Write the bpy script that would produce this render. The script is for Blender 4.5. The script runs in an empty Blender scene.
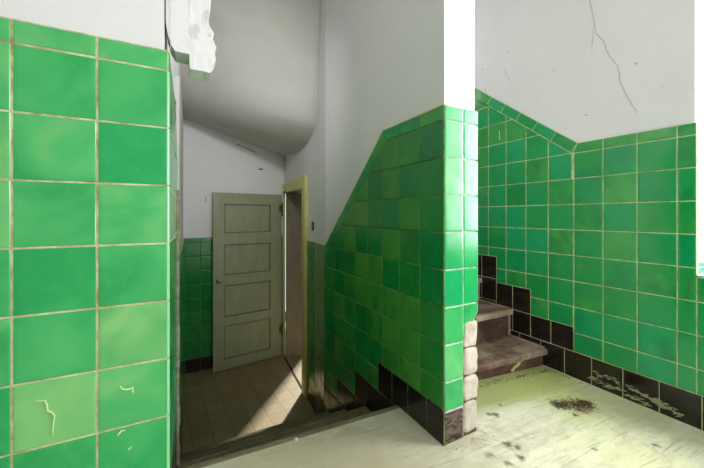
import bpy, bmesh, math, random
from mathutils import Vector, Matrix, noise

# ------------------------------------------------------------------ camera, world, lights, exposure
SC = bpy.context.scene
COL = SC.collection
cam = bpy.data.cameras.new('camera')
cam_o = bpy.data.objects.new('camera', cam)
COL.objects.link(cam_o)
cam.sensor_fit = 'HORIZONTAL'
cam.sensor_width = 36.0
cam.lens = 36.0 * 325.13 / 704.0
cam.shift_y = -(234.0 - 215.31) / 704.0
cam.clip_start = 0.02
cam_o.location = (0, 0, 0)
cam_o.rotation_euler = (math.radians(90), 0, math.radians(-27.704))
SC.camera = cam_o

w = bpy.data.worlds.new('daylight_sky')
SC.world = w
w.use_nodes = True
w.node_tree.nodes['Background'].inputs[0].default_value = (0.80, 0.88, 1.0, 1)
w.node_tree.nodes['Background'].inputs[1].default_value = 1.5


def area(name, loc, target, sx, sy, power, color=(1, 1, 1), spread=math.pi):
    l = bpy.data.lights.new(name, 'AREA')
    l.shape = 'RECTANGLE'
    l.size = sx
    l.size_y = sy
    l.energy = power
    l.color = color
    l.spread = spread
    o = bpy.data.objects.new(name, l)
    COL.objects.link(o)
    o.location = loc
    o.rotation_euler = (Vector(target) - Vector(loc)).to_track_quat('-Z', 'Y').to_euler()
    return o


# daylight coming through the landing window (right hand wall), its opening is Y -0.17..0.57
area('landing_window_daylight', (2.235, 0.20, 0.39), (0.0, 0.20, 0.39), 0.66, 1.24, 42, (0.98, 0.99, 1.0))
# fill light added behind the camera, no real source there
area('back_fill_light', (1.22, -1.58, 0.25), (1.22, 0.0, 0.25), 1.4, 1.7, 22, (0.97, 0.98, 1.0))
# added fill over the downward flight, brightens far wall and soffit
area('stairwell_fill_light', (0.22, 1.16, 1.15), (0.42, 3.9, 0.40), 0.22, 0.22, 3.4, (0.98, 0.98, 1.0), math.radians(85))
# added fill above the upward flight, brightens the right wall
area('stair_head_fill_light', (1.57, 2.46, 1.25), (1.75, 0.6, 0.3), 0.7, 0.9, 5.0, (0.98, 0.99, 1.0))
# low sun falling through the entrance into the lower doorway
sun = bpy.data.lights.new('sun', 'SUN')
sun.energy = 8.0
sun.angle = math.radians(2.5)
sun.color = (1.0, 0.93, 0.82)
sun_o = bpy.data.objects.new('sun', sun)
COL.objects.link(sun_o)
sun_o.location = (5, 8, 4)
sun_o.rotation_euler = Vector((-0.80, -1.0, -0.66)).to_track_quat('-Z', 'Y').to_euler()
SC.view_settings.view_transform = 'Standard'
SC.view_settings.look = 'None'
SC.view_settings.gamma = 1.0
SC.view_settings.use_curve_mapping = False
SC.view_settings.exposure = 0.18

# ------------------------------------------------------------------ key dimensions (metres, camera at the origin)
XP, XPR, YP = 0.926, 1.116, 0.974        # middle pier: left face, right face, front face (tile surface)
XR = 2.033                               # right wall tile surface
XL = -0.029                              # corner of left wall
FZ = -0.918                              # landing floor at the pier
LZ = -1.69                               # lower hall floor
CZ = 1.95                                # ceiling
T, W = 0.150, 0.1493                     # tile pitch
REC = 0.010                              # plaster recess behind the tile surface
YE = 1.295                               # landing edge of the downward flight


def fz(x):
    return FZ - 0.029 * (x - 0.926)


# ------------------------------------------------------------------ material helpers
def srgb(r, g, b):
    f = lambda c: (c / 255 / 12.92) if c / 255 <= 0.04045 else ((c / 255 + 0.055) / 1.055) ** 2.4
    return (f(r), f(g), f(b), 1)


class NT:
    def __init__(s, name):
        s.m = bpy.data.materials.new(name)
        s.m.use_nodes = True
        s.t = s.m.node_tree
        s.b = s.t.nodes['Principled BSDF']
        s.co = None

    def n(s, typ, **kw):
        x = s.t.nodes.new(typ)
        for k, v in kw.items():
            setattr(x, k, v)
        return x

    def l(s, a, b):
        s.t.links.new(a, b)

    def set(s, sock, v):
        if isinstance(v, bpy.types.NodeSocket):
            s.l(v, sock)
        else:
            sock.default_value = v

    def coord(s):
        if not s.co:
            s.co = s.n('ShaderNodeTexCoord').outputs['Object']
        return s.co

    def noise(s, scale=5, detail=3, rough=0.5, vec=None, dist=0.0, color=False):
        x = s.n('ShaderNodeTexNoise')
        x.inputs['Scale'].default_value = scale
        x.inputs['Detail'].default_value = detail
        x.inputs['Roughness'].default_value = rough
        x.inputs['Distortion'].default_value = dist
        s.l(vec if vec else s.coord(), x.inputs['Vector'])
        return x.outputs['Color' if color else 'Fac']

    def math(s, op, a, b=0.0, clamp=False):
        x = s.n('ShaderNodeMath', operation=op)
        x.use_clamp = clamp
        s.set(x.inputs[0], a)
        s.set(x.inputs[1], b)
        return x.outputs[0]

    def ramp(s, fac, pts):
        x = s.n('ShaderNodeValToRGB')
        e = x.color_ramp.elements
        while len(e) < len(pts):
            e.new(0.5)
        for i, (p, c) in enumerate(pts):
            e[i].position = p
            e[i].color = c if not isinstance(c, (int, float)) else (c, c, c, 1)
        s.set(x.inputs[0], fac)
        return x.outputs[0]

    def mix(s, fac, a, b, mode='MIX'):
        x = s.n('ShaderNodeMix', data_type='RGBA', blend_type=mode)
        s.set(x.inputs[0], fac)
        s.set(x.inputs[6], a)
        s.set(x.inputs[7], b)
        return x.outputs[2]

    def mapping(s, loc=(0, 0, 0), rot=(0, 0, 0), scale=(1, 1, 1), vec=None):
        x = s.n('ShaderNodeMapping')
        x.inputs['Location'].default_value = loc
        x.inputs['Rotation'].default_value = rot
        x.inputs['Scale'].default_value = scale
        s.l(vec if vec else s.coord(), x.inputs['Vector'])
        return x.outputs[0]

    def blob(s, c, r, edge=0.5, warp=0.35, wscale=14, stretch=(1, 1, 1)):
        """noisy blob mask round world point c, 1 inside, 0 outside"""
        x = s.n('ShaderNodeVectorMath', operation='SUBTRACT')
        s.l(s.coord(), x.inputs[0])
        x.inputs[1].default_value = c
        y = s.n('ShaderNodeVectorMath', operation='MULTIPLY')
        s.l(x.outputs[0], y.inputs[0])
        y.inputs[1].default_value = stretch
        ln = s.n('ShaderNodeVectorMath', operation='LENGTH')
        s.l(y.outputs[0], ln.inputs[0])
        nz = s.math('MULTIPLY', s.math('SUBTRACT', s.noise(wscale, 4, 0.65), 0.5), warp * r * 4)
        d = s.math('ADD', ln.outputs[1], nz)
        mr = s.n('ShaderNodeMapRange')
        s.l(d, mr.inputs[0])
        mr.inputs[1].default_value = r * (1 - edge)
        mr.inputs[2].default_value = r * (1 + edge)
        mr.inputs[3].default_value = 1
        mr.inputs[4].default_value = 0
        return mr.outputs[0]

    def bump(s, h, strength=0.2, dist=0.01):
        x = s.n('ShaderNodeBump')
        x.inputs['Strength'].default_value = strength
        x.inputs['Distance'].default_value = dist
        s.l(h, x.inputs['Height'])
        s.l(x.outputs[0], s.b.inputs['Normal'])

    def done(s, color=None, rough=0.5, spec=None, coat=None):
        if color is not None:
            s.set(s.b.inputs['Base Color'], color)
        s.set(s.b.inputs['Roughness'], rough)
        if spec is not None:
            s.b.inputs['Specular IOR Level'].default_value = spec
        if coat is not None:
            s.b.inputs['Coat Weight'].default_value = coat
        return s.m


def tile_mat(name, stops, dark, rough=0.09):
    k = NT(name)
    at = k.n('ShaderNodeAttribute', attribute_name='tint')
    sep = k.n('ShaderNodeSeparateColor')
    k.l(at.outputs['Color'], sep.inputs[0])
    off = k.n('ShaderNodeVectorMath', operation='SCALE')
    k.l(at.outputs['Vector'], off.inputs[0])
    off.inputs['Scale'].default_value = 37.0
    ad = k.n('ShaderNodeVectorMath', operation='ADD')
    k.l(k.coord(), ad.inputs[0])
    k.l(off.outputs[0], ad.inputs[1])
    glaze = k.noise(7, 2, 0.5, ad.outputs[0], 0.6)
    fine = k.noise(40, 3, 0.6, ad.outputs[0])
    hue = k.math('ADD', sep.outputs[0], k.math('MULTIPLY', k.math('SUBTRACT', glaze, 0.5), 0.7), True)
    c = k.ramp(hue, stops)
    dk = k.math('MULTIPLY', k.ramp(glaze, [(0.30, 1.0), (0.60, 0.0)]), k.math('ADD', k.math('MULTIPLY', sep.outputs[1], 0.5), 0.10))
    c = k.mix(dk, c, dark)
    c = k.mix(k.math('MULTIPLY', k.ramp(fine, [(0.55, 0.0), (0.8, 1.0)]), 0.12), c, srgb(120, 190, 120))
    k.bump(k.noise(9, 1.5, 0.4, ad.outputs[0]), 0.22, 0.012)
    return k.done(c, k.math('ADD', k.math('MULTIPLY', fine, 0.06), rough), 0.5)


M = {}
M['green'] = tile_mat('green_glazed_tile',
                      [(0.0, srgb(8, 158, 96)), (0.35, srgb(16, 152, 82)), (0.65, srgb(26, 146, 68)), (1.0, srgb(70, 158, 72))],
                      srgb(8, 108, 52))
M['green_lit'] = tile_mat('lit_green_glazed_tile',
                            [(0.0, srgb(24, 160, 96)), (0.32, srgb(38, 162, 86)), (0.68, srgb(80, 180, 104)), (1.0, srgb(126, 192, 116))],
                            srgb(22, 142, 72), 0.18)  # same green tile, glare on the front faces put into the colour
M['green_shaded'] = tile_mat('shaded_green_glazed_tile',
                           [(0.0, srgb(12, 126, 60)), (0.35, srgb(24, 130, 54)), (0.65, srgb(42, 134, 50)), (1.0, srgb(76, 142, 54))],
                           srgb(10, 100, 40), 0.15)  # same green tile, shade of the stairwell faces put into the colour


def black_mat(name='black_glazed_tile', wear=0.35, lo=0.62):
    k = NT(name)
    c = k.mix(k.ramp(k.noise(14, 5, 0.7), [(0.5, 0.0), (0.75, 0.7)]), srgb(24, 17, 17), srgb(58, 42, 38))
    sc = k.noise(1.0, 4, 0.7, k.mapping(scale=(30, 30, 90), rot=(0.4, 0.3, 0)))
    c = k.mix(k.ramp(sc, [(lo, 0.0), (lo + 0.1, wear)]), c, srgb(116, 92, 80))
    k.bump(k.noise(12, 2), 0.15, 0.01)
    return k.done(c, 0.13, 0.5)


M['black'] = black_mat()
M['black_scuffed'] = black_mat('scuffed_black_tile', 0.75, 0.44)


def grout_mat(name, a, b):
    k = NT(name)
    c = k.mix(k.ramp(k.noise(18, 5, 0.7), [(0.40, 0.0), (0.66, 1.0)]), a, b)
    k.bump(k.noise(120, 3), 0.3, 0.002)
    return k.done(c, 0.9)


M['grout'] = grout_mat('cream_grout', srgb(196, 208, 156), srgb(150, 150, 100))
M['grout_red'] = grout_mat('weathered_grout', srgb(204, 208, 166), srgb(158, 136, 96))
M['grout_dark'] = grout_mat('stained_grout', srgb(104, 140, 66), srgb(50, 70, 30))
M['grout_white'] = grout_mat('pale_grout', srgb(200, 205, 190), srgb(130, 140, 130))


def plaster_mat(name, base, dirt, amt=0.5, rough=0.85):
    k = NT(name)
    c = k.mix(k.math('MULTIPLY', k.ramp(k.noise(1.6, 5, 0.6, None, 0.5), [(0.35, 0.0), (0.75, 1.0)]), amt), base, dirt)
    spots = k.ramp(k.noise(34, 3, 0.75), [(0.76, 0.0), (0.80, 0.5)])
    c = k.mix(spots, c, srgb(120, 112, 100))
    k.bump(k.noise(16, 5, 0.6), 0.25, 0.006)
    return k.done(c, rough, 0.3)


M['plaster'] = plaster_mat('white_plaster', srgb(228, 227, 225), srgb(212, 211, 210))
M['plaster_grey'] = plaster_mat('stairwell_plaster', srgb(214, 213, 208), srgb(196, 196, 190), 0.8)
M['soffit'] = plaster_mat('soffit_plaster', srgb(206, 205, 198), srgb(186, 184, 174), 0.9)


def wood_worn(name, base, paint, dust, amt, rough=0.6, rotz=0.0):
    k = NT(name)
    v = k.mapping(rot=(0, 0, rotz), scale=(3, 22, 22))
    grain = k.noise(1.0, 5, 0.65, v, 0.4)
    c = k.mix(k.ramp(grain, [(0.35, 0.0), (0.7, 1.0)]), base, paint)
    c = k.mix(k.math('MULTIPLY', k.ramp(k.noise(6, 5, 0.7), [(0.42, 0.0), (0.66, 1.0)]), amt), c, dust)
    c = k.mix(k.ramp(k.noise(26, 4, 0.7), [(0.60, 0.0), (0.72, 0.7)]), c, srgb(40, 26, 20))
    k.bump(k.noise(1.0, 5, 0.7, k.mapping(rot=(0, 0, rotz), scale=(6, 60, 60))), 0.5, 0.006)
    return k.done(c, rough)


M['tread'] = wood_worn('worn_brown_tread', srgb(84, 50, 40), srgb(142, 106, 90), srgb(172, 164, 138), 0.8)
M['riser'] = wood_worn('dark_brown_riser', srgb(52, 30, 22), srgb(90, 58, 44), srgb(140, 122, 100), 0.5)
M['nosing'] = wood_worn('pale_chipped_nosing', srgb(134, 110, 92), srgb(170, 158, 138), srgb(190, 186, 160), 0.6)
M['tread_low'] = wood_worn('dusty_grey_tread', srgb(92, 82, 60), srgb(120, 108, 80), srgb(142, 132, 102), 0.7)
M['riser_low'] = wood_worn('grey_brown_riser', srgb(70, 60, 46), srgb(92, 82, 62), srgb(120, 112, 88), 0.5)


def floor_mat():
    k = NT('painted_board_floor')
    ang = math.radians(4.8)
    bv = k.mapping(rot=(0, 0, ang), scale=(1.3, 16, 1))
    streak = k.noise(1.0, 6, 0.7, bv, 0.5)
    c = k.mix(k.ramp(streak, [(0.35, 0.0), (0.65, 1.0)]), srgb(234, 230, 204), srgb(214, 210, 182))
    # greyer, dustier by the downward flight
    c = k.mix(k.blob((0.45, 1.10, -0.9), 0.45, 0.7, 0.3, 3), c, srgb(180, 172, 142))
    # yellow green damp tint by the first step and in the middle
    c = k.mix(k.math('MULTIPLY', k.blob((1.62, 1.22, -0.93), 0.62, 0.22, 0.10, 5, (1.0, 3.6, 1)), 0.85), c, srgb(150, 164, 76))
    c = k.mix(k.math('MULTIPLY', k.blob((1.80, 1.02, -0.94), 0.26, 0.5, 0.3, 5), 0.65), c, srgb(196, 204, 110))
    c = k.mix(k.math('MULTIPLY', k.blob((1.55, 0.66, -0.93), 0.16, 0.8, 0.5, 5), 0.5), c, srgb(226, 226, 150))
    c = k.mix(k.math('MULTIPLY', k.blob((1.92, 0.70, -0.94), 0.22, 0.7, 0.3, 6, (1.6, 1, 1)), 0.6), c, srgb(168, 168, 120))
    # worn off streaks along the boards
    fine = k.noise(1.0, 7, 0.75, k.mapping(rot=(0, 0, ang), scale=(3.2, 46, 1)), 0.3)
    c = k.mix(k.ramp(fine, [(0.56, 0.0), (0.68, 0.75)]), c, srgb(160, 154, 128))
    mid = k.noise(1.0, 6, 0.8, k.mapping(rot=(0, 0, ang), scale=(7, 30, 1), loc=(3, 1, 0)), 0.8)
    c = k.mix(k.ramp(mid, [(0.52, 0.0), (0.66, 0.55)]), c, srgb(178, 172, 146))
    c = k.mix(k.ramp(mid, [(0.30, 0.5), (0.40, 0.0)]), c, srgb(240, 238, 226))
    c = k.mix(k.ramp(k.noise(22, 6, 0.75), [(0.62, 0.0), (0.72, 0.6)]), c, srgb(132, 122, 92))
    c = k.mix(k.ramp(k.noise(5, 6, 0.75), [(0.56, 0.0), (0.70, 0.45)]), c, srgb(232, 232, 214))
    c = k.mix(k.math('MULTIPLY', k.ramp(k.noise(3.2, 6, 0.75, None, 1.2), [(0.50, 0.0), (0.62, 0.45)]), 1.0), c, srgb(176, 166, 132))
    # board joints
    sx = k.n('ShaderNodeSeparateXYZ')
    k.l(k.mapping(rot=(0, 0, ang)), sx.inputs[0])
    fr = k.math('FRACT', k.math('MULTIPLY', sx.outputs[1], 7.2))
    j = k.math('LESS_THAN', fr, 0.030)
    c = k.mix(k.math('MULTIPLY', j, k.ramp(k.noise(9, 3), [(0.45, 0.0), (0.65, 0.6)])), c, srgb(140, 134, 112))
    # moss and dirt blobs
    dk = srgb(66, 60, 34)
    for (p, r, a) in (((1.737, 0.905), 0.055, .95), ((1.66, 0.95), 0.035, .9), ((1.80, 0.90), 0.032, .85), ((1.640, 0.865), 0.013, .9),
                      ((1.165, 0.872), 0.020, .85), ((1.19, 0.845), 0.014, .8), ((1.145, 0.800), 0.014, .85), ((1.295, 1.03), 0.016, .8),
                      ((1.27, 1.05), 0.010, .8), ((1.385, 1.075), 0.010, .8), ((1.050, 0.86), 0.018, .55), ((1.08, 0.80), 0.014, .7),
                      ((1.72, 0.60), 0.012, .7), ((1.46, 0.70), 0.010, .6)):
        m = k.math('MULTIPLY', k.blob((p[0], p[1], fz(p[0])), r, 0.5, 0.8, 45), a)
        c = k.mix(m, c, dk if r < 0.05 else srgb(96, 78, 44))
    k.bump(k.math('ADD', fine, k.math('MULTIPLY', k.noise(30, 5, 0.7), 0.6)), 0.35, 0.004)
    return k.done(c, 0.62)


M['floor'] = floor_mat()


def lowfloor_mat():
    k = NT('brown_beige_floor_tile')
    v = k.mapping(rot=(0, 0, math.radians(-4)), loc=(0.03, 0.05, 0))
    br = k.n('ShaderNodeTexBrick')
    br.offset = 0
    br.squash = 1
    k.l(v, br.inputs['Vector'])
    br.inputs['Color1'].default_value = srgb(152, 138, 104)
    br.inputs['Color2'].default_value = srgb(140, 126, 92)
    br.inputs['Mortar'].default_value = srgb(96, 82, 54)
    br.inputs['Scale'].default_value = 1.0
    br.inputs['Mortar Size'].default_value = 0.0028
    br.inputs['Brick Width'].default_value = 0.145
    br.inputs['Row Height'].default_value = 0.145
    c = k.mix(k.ramp(k.noise(5, 5, 0.7), [(0.4, 0.0), (0.7, 0.5)]), br.outputs['Color'], srgb(132, 112, 78))
    c = k.mix(k.ramp(k.noise(40, 4, 0.7), [(0.62, 0.0), (0.7, 0.6)]), c, srgb(96, 80, 54))
    k.bump(br.outputs['Fac'], -0.3, 0.002)
    return k.done(c, 0.5)


M['lowfloor'] = lowfloor_mat()


def paint_mat(name, base, wear, amt, rough=0.45, scale=(18, 18, 4)):
    k = NT(name)
    c = k.mix(k.math('MULTIPLY', k.ramp(k.noise(1, 5, 0.6, k.mapping(scale=scale)), [(0.40, 0.0), (0.70, 1.0)]), amt), base, wear)
    c = k.mix(k.ramp(k.noise(30, 5, 0.7), [(0.68, 0.0), (0.74, 0.6)]), c, srgb(60, 52, 40))
    k.bump(k.noise(1, 4, 0.6, k.mapping(scale=(60, 60, 6))), 0.15, 0.003)
    return k.done(c, rough)


M['door'] = paint_mat('grey_green_door_paint', srgb(146, 152, 118), srgb(160, 164, 136), 0.7)
M['door_edge'] = paint_mat('dark_moulding_paint', srgb(104, 108, 78), srgb(88, 90, 64), 0.7)
M['frame'] = paint_mat('yellow_green_frame_paint', srgb(218, 212, 132), srgb(190, 182, 104), 0.6)
M['frame_in'] = paint_mat('aged_jamb_paint', srgb(136, 130, 114), srgb(116, 110, 96), 0.8)
M['white_paint'] = paint_mat('white_gloss_paint', srgb(236, 236, 232), srgb(220, 220, 214), 0.5, 0.35)
M['batten'] = paint_mat('chipped_batten', srgb(168, 160, 136), srgb(106, 90, 68), 0.9, 0.7, (30, 30, 30))
M['metal'] = paint_mat('tarnished_iron', srgb(74, 66, 52), srgb(104, 96, 78), 0.6, 0.45)
M['dark'] = paint_mat('dark_gap', srgb(34, 30, 26), srgb(28, 24, 20), 0.5, 0.9)


def brick_mat():
    k = NT('exposed_lime_masonry')
    c = k.mix(k.ramp(k.noise(12, 6, 0.7), [(0.35, 0.0), (0.7, 1.0)]), srgb(208, 199, 184), srgb(174, 160, 142))
    c = k.mix(k.ramp(k.noise(60, 4, 0.7), [(0.62, 0.0), (0.72, 0.5)]), c, srgb(150, 128, 106))
    k.bump(k.noise(40, 5, 0.7), 0.6, 0.006)
    return k.done(c, 0.95)


M['brick'] = brick_mat()


def solid(name, c, rough=0.8, var=0.4):
    k = NT(name)
    d = tuple(x * 0.6 for x in c[:3]) + (1,)
    return k.done(k.mix(k.math('MULTIPLY', k.noise(40, 4, 0.7), var), c, d), rough)


M['mortar'] = solid('brown_mortar', srgb(92, 70, 52), 0.95)
M['crack'] = solid('crack_shadow', srgb(184, 182, 178), 0.95, 0.2)
M['crack_dark'] = solid('dark_crack', srgb(96, 90, 84), 0.95)
M['flake'] = solid('peeling_paint_flake', srgb(150, 152, 108), 0.8)
M['flake_pale'] = solid('pale_paint_chip', srgb(186, 192, 124), 0.8)
M['chip'] = solid('glaze_chip', srgb(216, 236, 178), 0.7, 0.2)
M['dirt'] = solid('dry_moss', srgb(84, 66, 38), 1.0)
M['edge_highlight'] = solid('edge_glaze_highlight', srgb(126, 202, 142), 0.2, 0.2)  # highlight of the rounded tile edges put in as paler green
M['crumb'] = solid('plaster_crumb', srgb(206, 202, 186), 0.95)
M['leaf'] = solid('yellow_leaf', srgb(196, 200, 70), 0.7)
M['ext'] = solid('entrance_wall', srgb(190, 180, 150), 0.9)


# ------------------------------------------------------------------ object helpers
def link(name, bm, mat, parent=None, kind=None, smooth=False):
    bmesh.ops.remove_doubles(bm, verts=bm.verts, dist=1e-6)
    me = bpy.data.meshes.new(name)
    bm.to_mesh(me)
    bm.free()
    me.materials.append(mat)
    if smooth:
        for p in me.polygons:
            p.use_smooth = True
    o = bpy.data.objects.new(name, me)
    COL.objects.link(o)
    if parent is not None:
        o.parent = parent
        loc = Vector(parent.location)
        pp = parent.parent
        while pp is not None:
            loc += Vector(pp.location)
            pp = pp.parent
        me.transform(Matrix.Translation(-loc))
    if kind:
        o['kind'] = kind
    return o


def empty(name, loc, label=None, cat=None, kind=None):
    o = bpy.data.objects.new(name, None)
    o.empty_display_size = 0.05
    COL.objects.link(o)
    o.location = loc
    if label:
        o['label'] = label
    if cat:
        o['category'] = cat
    if kind:
        o['kind'] = kind
    return o


def tag(o, label, cat, group=None):
    o['label'] = label
    o['category'] = cat
    if group:
        o['group'] = group
    return o


def prism(bm, pts, z0, z1):
    """vertical prism over plan polygon (CCW); z may be callables of (x, y)"""
    f0 = z0 if callable(z0) else (lambda x, y: z0)
    f1 = z1 if callable(z1) else (lambda x, y: z1)
    lo = [bm.verts.new((x, y, f0(x, y))) for x, y in pts]
    hi = [bm.verts.new((x, y, f1(x, y))) for x, y in pts]
    n = len(pts)
    fs = [bm.faces.new(lo[::-1]), bm.faces.new(hi)]
    for i in range(n):
        fs.append(bm.faces.new((lo[i], lo[(i + 1) % n], hi[(i + 1) % n], hi[i])))
    bmesh.ops.recalc_face_normals(bm, faces=fs)
    return bm


def box(bm, x0, x1, y0, y1, z0, z1, bev=0.0):
    t = bmesh.new()
    prism(t, [(x0, y0), (x1, y0), (x1, y1), (x0, y1)], z0, z1)
    if bev:
        bmesh.ops.bevel(t, geom=list(t.edges), offset=bev, segments=2, profile=0.5, affect='EDGES')
    merge(bm, t)
    return bm


def merge(bm, t, mat=None):
    if mat is not None:
        bmesh.ops.transform(t, matrix=mat, verts=t.verts)
    mp = {v: bm.verts.new(v.co) for v in t.verts}
    for f in t.faces:
        try:
            bm.faces.new([mp[v] for v in f.verts])
        except ValueError:
            pass
    t.free()


def clip_poly(poly, a, b, c):
    """keep a*x+b*y<=c"""
    out = []
    n = len(poly)
    for i in range(n):
        p, q = poly[i], poly[(i + 1) % n]
        dp, dq = a * p[0] + b * p[1] - c, a * q[0] + b * q[1] - c
        if dp <= 0:
            out.append(p)
        if (dp < 0 < dq) or (dq < 0 < dp):
            t = dp / (dp - dq)
            out.append((p[0] + t * (q[0] - p[0]), p[1] + t * (q[1] - p[1])))
    return out


def area2(poly):
    return 0.5 * sum(poly[i][0] * poly[(i + 1) % len(poly)][1] - poly[(i + 1) % len(poly)][0] * poly[i][1] for i in range(len(poly)))


def clean(P):
    Q = []
    for q in P:
        if not Q or (abs(q[0] - Q[-1][0]) + abs(q[1] - Q[-1][1])) > 1e-4:
            Q.append(q)
    if len(Q) > 2 and abs(Q[0][0] - Q[-1][0]) + abs(Q[0][1] - Q[-1][1]) < 1e-4:
        Q.pop()
    ch = True
    while ch and len(Q) > 2:                 # drop collinear points and zero-width spikes
        ch = False
        for i in range(len(Q)):
            a, b, c = Q[i - 1], Q[i], Q[(i + 1) % len(Q)]
            e, f = (b[0] - a[0], b[1] - a[1]), (c[0] - b[0], c[1] - b[1])
            le, lf = math.hypot(*e), math.hypot(*f)
            if le < 1e-4 or lf < 1e-4 or abs(e[0] * f[1] - e[1] * f[0]) < 2e-3 * le * lf:
                Q.pop(i)
                ch = True
                break
    return Q


def convex(P):
    sg = 1 if area2(P) > 0 else -1
    n = len(P)
    for i in range(n):
        a, b, c = P[i - 1], P[i], P[(i + 1) % n]
        e, f = (b[0] - a[0], b[1] - a[1]), (c[0] - b[0], c[1] - b[1])
        if sg * (e[0] * f[1] - e[1] * f[0]) < -1e-7 or (abs(e[0] * f[1] - e[1] * f[0]) < 1e-7 and e[0] * f[0] + e[1] * f[1] < 0):
            return False
    return True


class Plane:
    """wall plane: u runs along d (plan), v is height; n is the outward normal"""
    def __init__(s, o, d, n, u0=0.0):
        s.o, s.d, s.n, s.u0 = Vector((o[0], o[1], 0)), Vector((d[0], d[1], 0)).normalized(), Vector((n[0], n[1], 0)).normalized(), u0

    def p(s, u, v, h=0.0):
        return s.o + s.d * (u - s.u0) + Vector((0, 0, v)) + s.n * h


def tiling(name, parent, mat, pl, region, org, w=W, h=T, ang=0.0, g=0.0030, seed=1, hue=(0.0, 1.0), depth=0.0022, back=-0.001, skip=None, tilt=0.010, split=False):
    rnd = random.Random(seed)
    ca, sa = math.cos(ang), math.sin(ang)
    R = [((x - org[0]) * ca + (y - org[1]) * sa, -(x - org[0]) * sa + (y - org[1]) * ca) for x, y in region]
    us, vs = [p[0] for p in R], [p[1] for p in R]
    cells = []
    out = bmesh.new()
    lay = out.loops.layers.float_color.new('tint')
    for i in range(math.floor(min(us) / w), math.ceil(max(us) / w)):
        for j in range(math.floor(min(vs) / h), math.ceil(max(vs) / h)):
            if skip and skip(i, j):
                continue
            P = R
            for a, b, c in ((1, 0, (i + 1) * w), (-1, 0, -i * w), (0, 1, (j + 1) * h), (0, -1, -j * h)):
                P = clip_poly(P, a, b, c)
                if len(P) < 3:
                    break
            if len(P) < 3:
                continue
            P = clean(P)
            if len(P) < 3 or abs(area2(P)) < 1.5e-4:
                continue
            cells.append(P)
    # drop slivers next to a re-entrant corner of a cut tile
    pieces = []
    for P in cells:
        if not convex(P):
            for ax in (0, 1):
                lo, hi = min(p[ax] for p in P), max(p[ax] for p in P)
                for c in sorted(set(p[ax] for p in P)):
                    A_ = (1, 0) if ax == 0 else (0, 1)
                    if 1e-4 < c - lo < 0.012 and len(P) > 2:
                        P = clean(clip_poly(P, -A_[0], -A_[1], -c))
                    if 1e-4 < hi - c < 0.012 and len(P) > 2:
                        P = clean(clip_poly(P, A_[0], A_[1], c))
        if len(P) > 2 and abs(area2(P)) > 1.5e-4:
            pieces.append(P)
    for _once in (0,):
        for Q in pieces:
            if area2(Q) < 0:
                Q = Q[::-1]
            cu = sum(q[0] for q in Q) / len(Q)
            cv = sum(q[1] for q in Q) / len(Q)
            t = bmesh.new()
            ta, tb = rnd.uniform(-tilt, tilt), rnd.uniform(-tilt, tilt)
            vsn = []
            for q in Q:
                x, y = org[0] + q[0] * ca - q[1] * sa, org[1] + q[0] * sa + q[1] * ca
                vsn.append(t.verts.new(pl.p(x, y, back)))
            f = t.faces.new(vsn)
            f.normal_update()
            if f.normal.dot(pl.n) < 0:
                f.normal_flip()
                f.normal_update()
            wdt = min(max(q[0] for q in Q) - min(q[0] for q in Q), max(q[1] for q in Q) - min(q[1] for q in Q))
            gg = min(g, wdt * 0.2)
            r = bmesh.ops.inset_individual(t, faces=[f], thickness=gg / 2, depth=0, use_even_offset=True)
            bmesh.ops.delete(t, geom=[x for x in t.faces if x is not f], context='FACES')
            bmesh.ops.inset_individual(t, faces=[f], thickness=min(0.0022, wdt * 0.15), depth=depth, use_even_offset=True)
            bmesh.ops.inset_individual(t, faces=[f], thickness=min(0.006, wdt * 0.15), depth=0.0004, use_even_offset=True)
            col = (rnd.uniform(*hue), rnd.random(), rnd.random(), 1)
            cc = pl.p(org[0] + cu * ca - cv * sa, org[1] + cu * sa + cv * ca)
            mp = {}
            for v in t.verts:
                d = v.co - cc
                a_, b_ = d.dot(pl.d), d.z
                lift = (v.co - pl.o).dot(pl.n) - back
                k_ = 1.0 if lift > 0.001 else 0.0
                mp[v] = out.verts.new(v.co + pl.n * (ta * a_ + tb * b_) * k_)
            for ff in t.faces:
                nf = out.faces.new([mp[v] for v in ff.verts])
                for lp in nf.loops:
                    lp[lay] = col
            t.free()
    return link(name, out, mat, parent)


def backing(name, parent, mat, pl, region, thick=0.0085, top=-0.0005):
    """grout bed: outline given thickness behind the tile surface"""
    bm = bmesh.new()
    A = [bm.verts.new(pl.p(u, v, top)) for u, v in region]
    B = [bm.verts.new(pl.p(u, v, top - thick)) for u, v in region]
    n = len(region)
    fs = [bm.faces.new(A), bm.faces.new(B[::-1])]
    for i in range(n):
        fs.append(bm.faces.new((A[i], B[i], B[(i + 1) % n], A[(i + 1) % n])))
    bmesh.ops.recalc_face_normals(bm, faces=fs)
    bmesh.ops.triangulate(bm, faces=[f for f in bm.faces if len(f.verts) > 4])
    return link(name, bm, mat, parent)


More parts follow.
